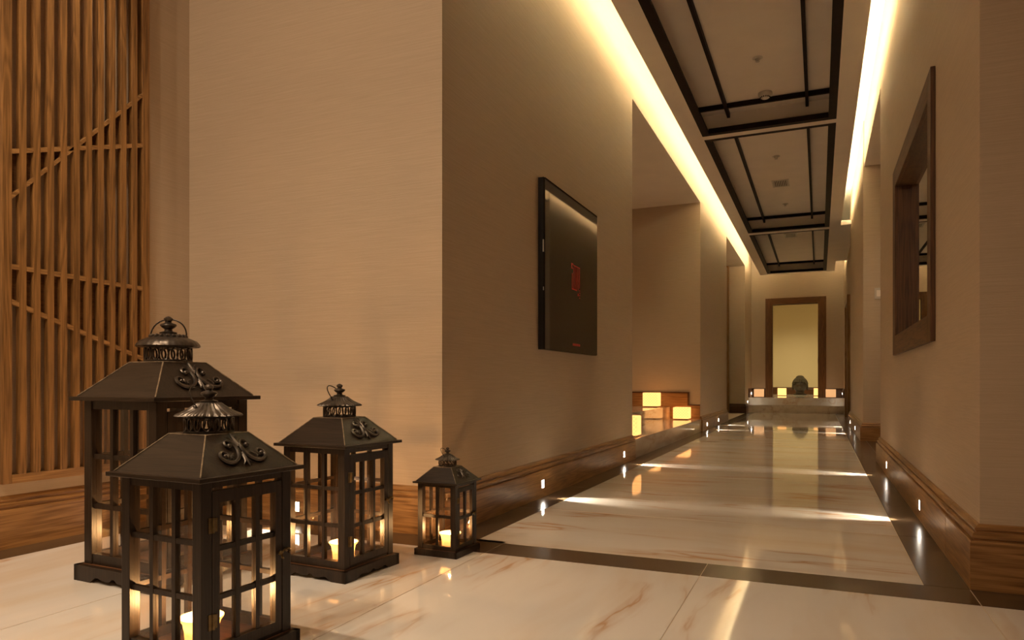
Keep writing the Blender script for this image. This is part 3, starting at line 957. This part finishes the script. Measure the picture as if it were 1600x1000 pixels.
def lantern(loc, rz, k, n, label, handle_rot, lean_k, plain_base=False, smooth_cap=False):
    """k: size against the medium lantern (eaves .30 m), n: panes across and down"""
    t = thing('candle_lantern', loc, label, 'lantern', 'dark wooden candle lanterns', math.radians(rz))
    q = lambda x: x * k
    Bs, hb = q(.148), q(.038)                       # base half side, base height
    bo, pw = q(.1325), q(.028) if n > 2 else q(.034)  # body half side, post width
    zt = q(.4165)                                    # window top
    ze, zr = q(.437), q(.447)                        # eave plank
    # base: four skirts with a bracket cut, and a top plate
    L = 2 * Bs
    if plain_base:
        prof = [(0, 0), (L, 0), (L, hb), (0, hb)]
    else:
        prof = [(0, 0)]
        half = [(.20, 0), (.235, .16), (.27, .34), (.31, .36), (.36, .26), (.42, .22), (.455, .26), (.48, .42), (.5, .46)]
        prof += [(a * L, c * hb) for a, c in half] + [((1 - a) * L, c * hb) for a, c in half[-2::-1]]
        prof += [(L, 0), (L, hb), (0, hb)]
    th = q(.014)
    b = MB()
    b.prism(prof, lambda a, c, d: (a - Bs, d, c), -Bs, -Bs + th)
    b.prism(prof, lambda a, c, d: (a - Bs, d, c), Bs - th, Bs)
    b.prism(prof, lambda a, c, d: (d, a - Bs, c), -Bs, -Bs + th)
    b.prism(prof, lambda a, c, d: (d, a - Bs, c), Bs - th, Bs)
    b.build('base', M['lwood'], t)
    MB().box(-Bs + th, Bs - th, -Bs + th, Bs - th, hb - q(.010), hb + q(.001)).build('floor_board', M['lfloor'], t)
    post_me = MB().box(-pw / 2, pw / 2, -pw / 2, pw / 2, hb + q(.001), ze).mesh('post', M['lwood'], bevel=q(.0015))
    c_ = bo - pw / 2
    for sx in (-1, 1):
        for sy in (-1, 1):
            link('post', post_me, t, (sx * c_, sy * c_, 0))
    inner = bo - pw                                   # half width between posts
    mw = q(.0115) if n > 2 else q(.018)
    # ---- fixed windows: local frame a across, z up, d depth; instanced by rotation
    zb0, zb1 = hb + q(.001), hb + q(.026)
    def grid(a0, a1, z0, z1, dd):
        """muntins in an opening, returns mesh builder and pane rectangles"""
        g_ = MB(); panes = []
        wa = (a1 - a0 - (n - 1) * mw) / n
        wz = (z1 - z0 - (n - 1) * mw) / n
        for i in range(1, n):
            x0 = a0 + i * wa + (i - 1) * mw
            g_.box(x0, x0 + mw, dd[0], dd[1], z0, z1)
            y0 = z0 + i * wz + (i - 1) * mw
            for j in range(n):
                xx = a0 + j * (wa + mw)
                g_.box(xx, xx + wa, dd[0] + q(.001), dd[1] - q(.001), y0, y0 + mw)
        for i in range(n):
            for j in range(n):
                panes.append((a0 + i * (wa + mw) + wa / 2, z0 + j * (wz + mw) + wz / 2))
        return g_, panes, wa, wz
    dd = (-bo + q(.006), -bo + q(.020))
    g_, panes, wa, wz = grid(-inner, inner, zb1, zt, dd)
    g_.box(-inner, inner, dd[0] - q(.003), dd[1] + q(.002), zb0, zb1)
    g_.box(-inner, inner, dd[0] - q(.003), dd[1] + q(.002), zt, ze)
    win_me = g_.mesh('window_grid', M['lwood'])
    gt = q(.0012)
    pane_me = MB().box(-wa / 2, wa / 2, -gt, gt, -wz / 2, wz / 2).mesh('pane', M['pane'])
    pd = -bo + q(.013)
    for rot in (0, PI, -PI / 2):                      # -Y, +Y and -X faces
        wo = link('window_grid', win_me, t, (0, 0, 0), rot)
        for a, z in panes:
            link('pane', pane_me, wo, (a, pd, z))
    # ---- door on the +X face (local frame rotated by +90 deg)
    header = MB().box(-inner, inner, dd[0] - q(.003), dd[1] + q(.002), zt + q(.004), ze)
    header.build('door_header', M['lwood'], t).rotation_euler = (0, 0, PI / 2)
    MB().box(-inner, inner, dd[0] - q(.003), dd[1] + q(.002), zb0, zb0 + q(.007)).build('sill', M['lwood'], t).rotation_euler = (0, 0, PI / 2)
    dz0, dz1 = zb0 + q(.009), zt - q(.004)
    da = inner - q(.002)
    stw = q(.020)
    d3 = (-bo + q(.001), -bo + q(.019))
    dg, dpanes, dwa, dwz = grid(-da + stw, da - stw, dz0 + q(.024), dz1 - q(.026), (d3[0] + q(.003), d3[1] - q(.001)))
    dg.box(-da, -da + stw, d3[0], d3[1], dz0, dz1).box(da - stw, da, d3[0], d3[1], dz0, dz1)
    dg.box(-da + stw, da - stw, d3[0], d3[1], dz0, dz0 + q(.024)).box(-da + stw, da - stw, d3[0], d3[1], dz1 - q(.026), dz1)
    door = dg.build('door', M['lwood'], t)
    door.rotation_euler = (0, 0, PI / 2)
    dp_me = MB().box(-dwa / 2, dwa / 2, -gt, gt, -dwz / 2, dwz / 2).mesh('pane', M['pane'])
    for a, z in dpanes:
        link('pane', dp_me, door, (a, -bo + q(.010), z))
    for zf in ((.30, .78) if n > 2 else (.25,)) if False else (.22, .80):
        hz = dz0 + (dz1 - dz0) * zf
        hb_ = MB()
        hb_.box(-da - q(.012), -da - q(.001), d3[0] - q(.003), d3[0] - q(.001), hz - q(.017), hz + q(.017))
        hb_.box(-da + q(.001), -da + q(.011), d3[0] - q(.003), d3[0] - q(.0005), hz - q(.015), hz + q(.015))
        hb_.tube([(-da, d3[0] - q(.004), hz - q(.017)), (-da, d3[0] - q(.004), hz + q(.017))], q(.0028), 8)
        hb_.build('hinge', M['brass'], door, True)
    hz = dz0 + (dz1 - dz0) * .52
    lb = MB()
    lb.ball((da - q(.008), d3[0] - q(.005), hz), q(.006), 10, 6)
    lb.ball((da + q(.012), d3[0] - q(.004), hz + q(.004)), q(.005), 10, 6)
    lb.tube(catmull([(da - q(.008), d3[0] - q(.008), hz), (da, d3[0] - q(.012), hz + q(.008)), (da + q(.012), d3[0] - q(.011), hz + q(.009)),
                     (da + q(.019), d3[0] - q(.009), hz + q(.003)), (da + q(.014), d3[0] - q(.009), hz - q(.003))], 4), q(.0026), 6)
    lb.tube(catmull([(da - q(.008), d3[0] - q(.008), hz), (da - q(.010), d3[0] - q(.012), hz - q(.009)), (da - q(.005), d3[0] - q(.011), hz - q(.013))], 4), q(.0026), 6)
    lb.build('latch', M['brass'], door, True)
    # ---- eave and roof
    es = q(.156)
    MB().box(-es, es, -es, es, ze, zr).build('eave', M['lroof'], t, bevel=q(.0015))
    ra, rt, zt2 = q(.143), q(.062), q(.5315)
    roof = MB().frustum(ra, ra, zr, rt, rt, zt2).build('roof', M['lroof'], t)
    ridge = MB()
    for sx in (-1, 1):
        for sy in (-1, 1):
            ridge.tube([(sx * ra, sy * ra, zr + q(.001)), (sx * rt, sy * rt, zt2)], q(.0017), 5)
    for s in (-1, 1):
        ridge.tube([(-rt, s * rt, zt2), (rt, s * rt, zt2)], q(.0014), 5)
        ridge.tube([(s * rt, -rt, zt2), (s * rt, rt, zt2)], q(.0014), 5)
    ridge.build('worn_ridge', M['worn'], roof)
    # ---- scroll ornament on the +X slope
    slope = Vector((rt - ra, 0, zt2 - zr)).normalized()
    base_p = Vector((ra, 0, zr)) + slope * q(.022)
    nrm = Vector((slope.z, 0, -slope.x))
    sc = q(.125)
    def onroof(a, c, lift=.0):
        p = base_p + Vector((0, a * sc, 0)) + slope * (c * sc) + nrm * (q(.003) + lift * sc)
        return (p.x, p.y, p.z)
    om = MB()
    S1 = [(.20, .42), (.25, .44), (.245, .52), (.17, .56), (.09, .50), (.055, .38), (.085, .23), (.165, .11), (.29, .05), (.42, .07), (.505, .16), (.49, .27), (.41, .30), (.345, .24), (.375, .17), (.42, .19)]
    for s in (-1, 1):
        pts = catmull(S1, 5)
        m_ = len(pts)
        rad = [q(.0022 + .0026 * math.sin(PI * (i + .5) / m_)) for i in range(m_)]
        om.tube([onroof(s * a, c, .01) for a, c in pts], rad, 6)
        om.ball(onroof(s * .20, .42, .02), q(.0065), 8, 6)
        om.ball(onroof(s * .42, .195, .02), q(.0055), 8, 6)
        om.tube([onroof(s * a, c, .01) for a, c in catmull([(.20, .25), (.27, .20), (.30, .13)], 4)], q(.0025), 5)
        om.tube([onroof(s * a, c, .01) for a, c in catmull([(.02, .44), (.06, .58), (.15, .66)], 4)], [q(.004 * (1 - i / 9.5)) for i in range(9)], 5)
        om.tube([onroof(s * a, c, .01) for a, c in catmull([(.01, .2), (.04, .06), (.12, -.02)], 4)], [q(.004 * (1 - i / 9.5)) for i in range(9)], 5)
    om.tube([onroof(0, c, .012) for c in (.40, .55, .66, .74)], [q(.003), q(.0048), q(.0035), q(.001)], 6)
    om.tube([onroof(0, c, .012) for c in (.26, .12, .0, -.07)], [q(.003), q(.0045), q(.003), q(.001)], 6)
    om.build('scroll_ornament', M['bronze'], roof, True)
    # ---- metal cap: pierced gallery, fluted dome, finial, bail handle
    g0, g1, gr = zt2, q(.574), q(.054)
    gal = MB()
    gal.lathe([(gr + q(.002), g0), (gr + q(.003), g0 + q(.006)), (gr - q(.002), g0 + q(.007)), (gr - q(.003), g0)], 32)
    gal.lathe([(gr, g1 - q(.007)), (gr + q(.003), g1 - q(.004)), (gr + q(.002), g1), (gr - q(.004), g1)], 32)
    nn = 16
    for i in range(nn):
        a = 2 * PI * i / nn
        ct = Vector((gr * math.cos(a), gr * math.sin(a), (g0 + g1) / 2))
        tn = Vector((-math.sin(a), math.cos(a), 0))
        ring = [ct + tn * (q(.0078) * math.cos(2 * PI * j / 10)) + Vector((0, 0, q(.0155) * math.sin(2 * PI * j / 10))) for j in range(10)]
        gal.tube(ring, q(.0024), 5, True)
    gal.build('gallery', M['bronze'], t, True)
    dome = []
    if smooth_cap:
        pr = [(.072, .570), (.075, .573), (.073, .578), (.066, .586), (.052, .592), (.040, .597), (.030, .602), (.012, .606)]
    else:
        pr = [(.071, .571), (.074, .573), (.071, .577), (.058, .583), (.045, .590), (.034, .598), (.027, .604), (.012, .606)]
    MB().lathe([(q(r), q(z)) for r, z in pr], 112, flute=28, amp=.006 if smooth_cap else .05).build('dome', M['bronze'], t, True)
    if smooth_cap:
        bb = MB()
        for i in range(18):
            a = 2 * PI * i / 18
            bb.ball((q(.040) * math.cos(a), q(.040) * math.sin(a), q(.597)), q(.006), 7, 5)
        bb.build('beading', M['bronze'], t, True)
    MB().lathe([(q(r), q(z)) for r, z in [(.020, .604), (.021, .608), (.010, .611), (.009, .616), (.015, .620), (.0195, .625), (.0185, .629), (.009, .632), (.007, .635), (.0105, .639), (.011, .643), (.006, .647), (.001, .649)]], 18).build('finial', M['bronze'], t, True)
    hp = []
    ca, sa = math.cos(handle_rot), math.sin(handle_rot)
    for i in range(17):
        a = PI * i / 16
        x = q(.043) * math.cos(a); z = q(.592) + q(.050) * math.sin(a) ** .8 if 0 < i < 16 else q(.592)
        lean = lean_k * (z - q(.592))
        hp.append((x * ca - lean * sa, x * sa + lean * ca, z))
    MB().tube(hp, q(.0019), 6).build('handle', M['wire'], t, True)
    return t

def votive(loc, s, label, power):
    t = thing('votive_candle', loc, label, 'candle', 'lit votive candles in the lanterns')
    q = lambda x: x * s
    cup = [(.034, 0), (.0365, .003), (.0385, .030), (.042, .048), (.050, .058), (.050, .061), (.0465, .060), (.039, .048), (.0355, .030), (.033, .010), (.004, .008)]
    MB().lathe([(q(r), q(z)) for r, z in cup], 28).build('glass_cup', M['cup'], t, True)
    MB().lathe([(q(.032), q(.0105)), (q(.035), q(.030)), (q(.030), q(.032)), (q(.003), q(.031))], 20).build('wax', M['wax'], t, True)
    MB().lathe([(q(r), q(z)) for r, z in [(.001, .031), (.0045, .037), (.0055, .043), (.003, .053), (.0006, .062)]], 10).build('flame', M['flame'], t, True)
    light('POINT', 'wick_light', t, (0, 0, q(.044)), .10 * s, (1.0, .66, .34), shadow_soft_size=.008)
    light('POINT', 'flame_light', t, (0, 0, q(.075)), power, C_FLAME, shadow_soft_size=.006)

D = math.radians
# position of each lantern's centre on the floor
lantern((-2.052, 1.752, 0), -3, 1.357, 3, 'largest lantern, at the back beside the oak lattice', D(37), .25, smooth_cap=True)
lantern((-1.343, 1.262, 0), -3, 1.0, 3, 'front lantern, nearest the viewer, cut by the picture edge', D(103), .8)
lantern((-1.545, 2.030, 0), -3, 1.0, 3, 'mid-sized lantern in front of the pale wall, between tall and small ones', D(100), .8)
lantern((-1.316, 2.398, 0), -2, .622, 2, 'smallest lantern, with two by two panes, at the corridor corner', D(95), .8, plain_base=True)
votive((-2.03, 1.72, .0535), 1.0, 'lit votive candle inside the largest lantern', L_CANDLE)
votive((-1.339, 1.236, .0395), 1.0, 'lit votive candle inside the front lantern', L_CANDLE)
votive((-1.517, 2.015, .0395), 1.0, 'lit votive candle inside the mid-sized lantern by the wall', L_CANDLE)
votive((-1.303, 2.394, .0247), .85, 'lit votive candle inside the smallest lantern', L_CANDLE * .6)

# ---------------------------------------------------------------- ceiling downlights
def downlight(x, y, z, power, label, size=95, aim=None, blend=.8, col=C_WARM):
    t = thing('downlight', (x, y, z), label, 'light', 'recessed ceiling downlights')
    MB().lathe([(.060, 0), (.060, -.004), (.044, -.006), (.042, 0)], 24).build('trim_ring', M['white'], t, True)
    MB().lathe([(.041, -.001), (.041, -.003), (.002, -.003)], 20).build('lens', M['downlens'], t)
    light('SPOT', 'lamp', t, (0, 0, -.012), power, col, (Vector(aim) - Vector((x, y, z))).to_track_quat('-Z', 'Y').to_euler() if aim else (0, 0, 0), spot_size=math.radians(size), spot_blend=blend, shadow_soft_size=.035)
downlight(-2.55, 2.035, ZS, L_DOWN * .55, 'downlight close above the lattice screen', 46, (-2.93, 2.0, 1.7), 1.0)
downlight(-2.25, -.5, ZS, L_DOWN * 1.25, 'adjustable downlight tilted towards the front wall on the lattice side', 98, (-2.3, 2.6, 1.35), 1.0)
downlight(-1.5, -.7, ZS, L_DOWN * 1.25, 'adjustable downlight tilted towards the front wall by the corridor', 88, (-1.75, 2.6, 1.15), 1.0)
downlight(-2.0, .9, ZS, L_DOWN * 1.3, 'downlight in the foyer in front of the largest lantern', 120, None, 1.0)
downlight(-.9, .2, ZS, L_DOWN * .8, 'downlight in the foyer in front of the front lantern', 100, None, 1.0)
downlight(.3, -1.4, ZS, L_DOWN * .5, 'downlight deep in the foyer behind the viewer', 130, None, 1.0)
downlight(-2.75, 7.7, REC - .004, 22, 'downlight in the side step recess', 120)
downlight(1.05, 7.75, REC - .004, 14, 'downlight in the right opening', 130)
downlight(-.5, 20.6, 3.0, 70, 'downlight in the far room before the head', 150, col=(1.0, .82, .45))
downlight(-.5, 18.7, 3.0, 52, 'downlight in the far room near the doorway', 150, col=(1.0, .82, .45))
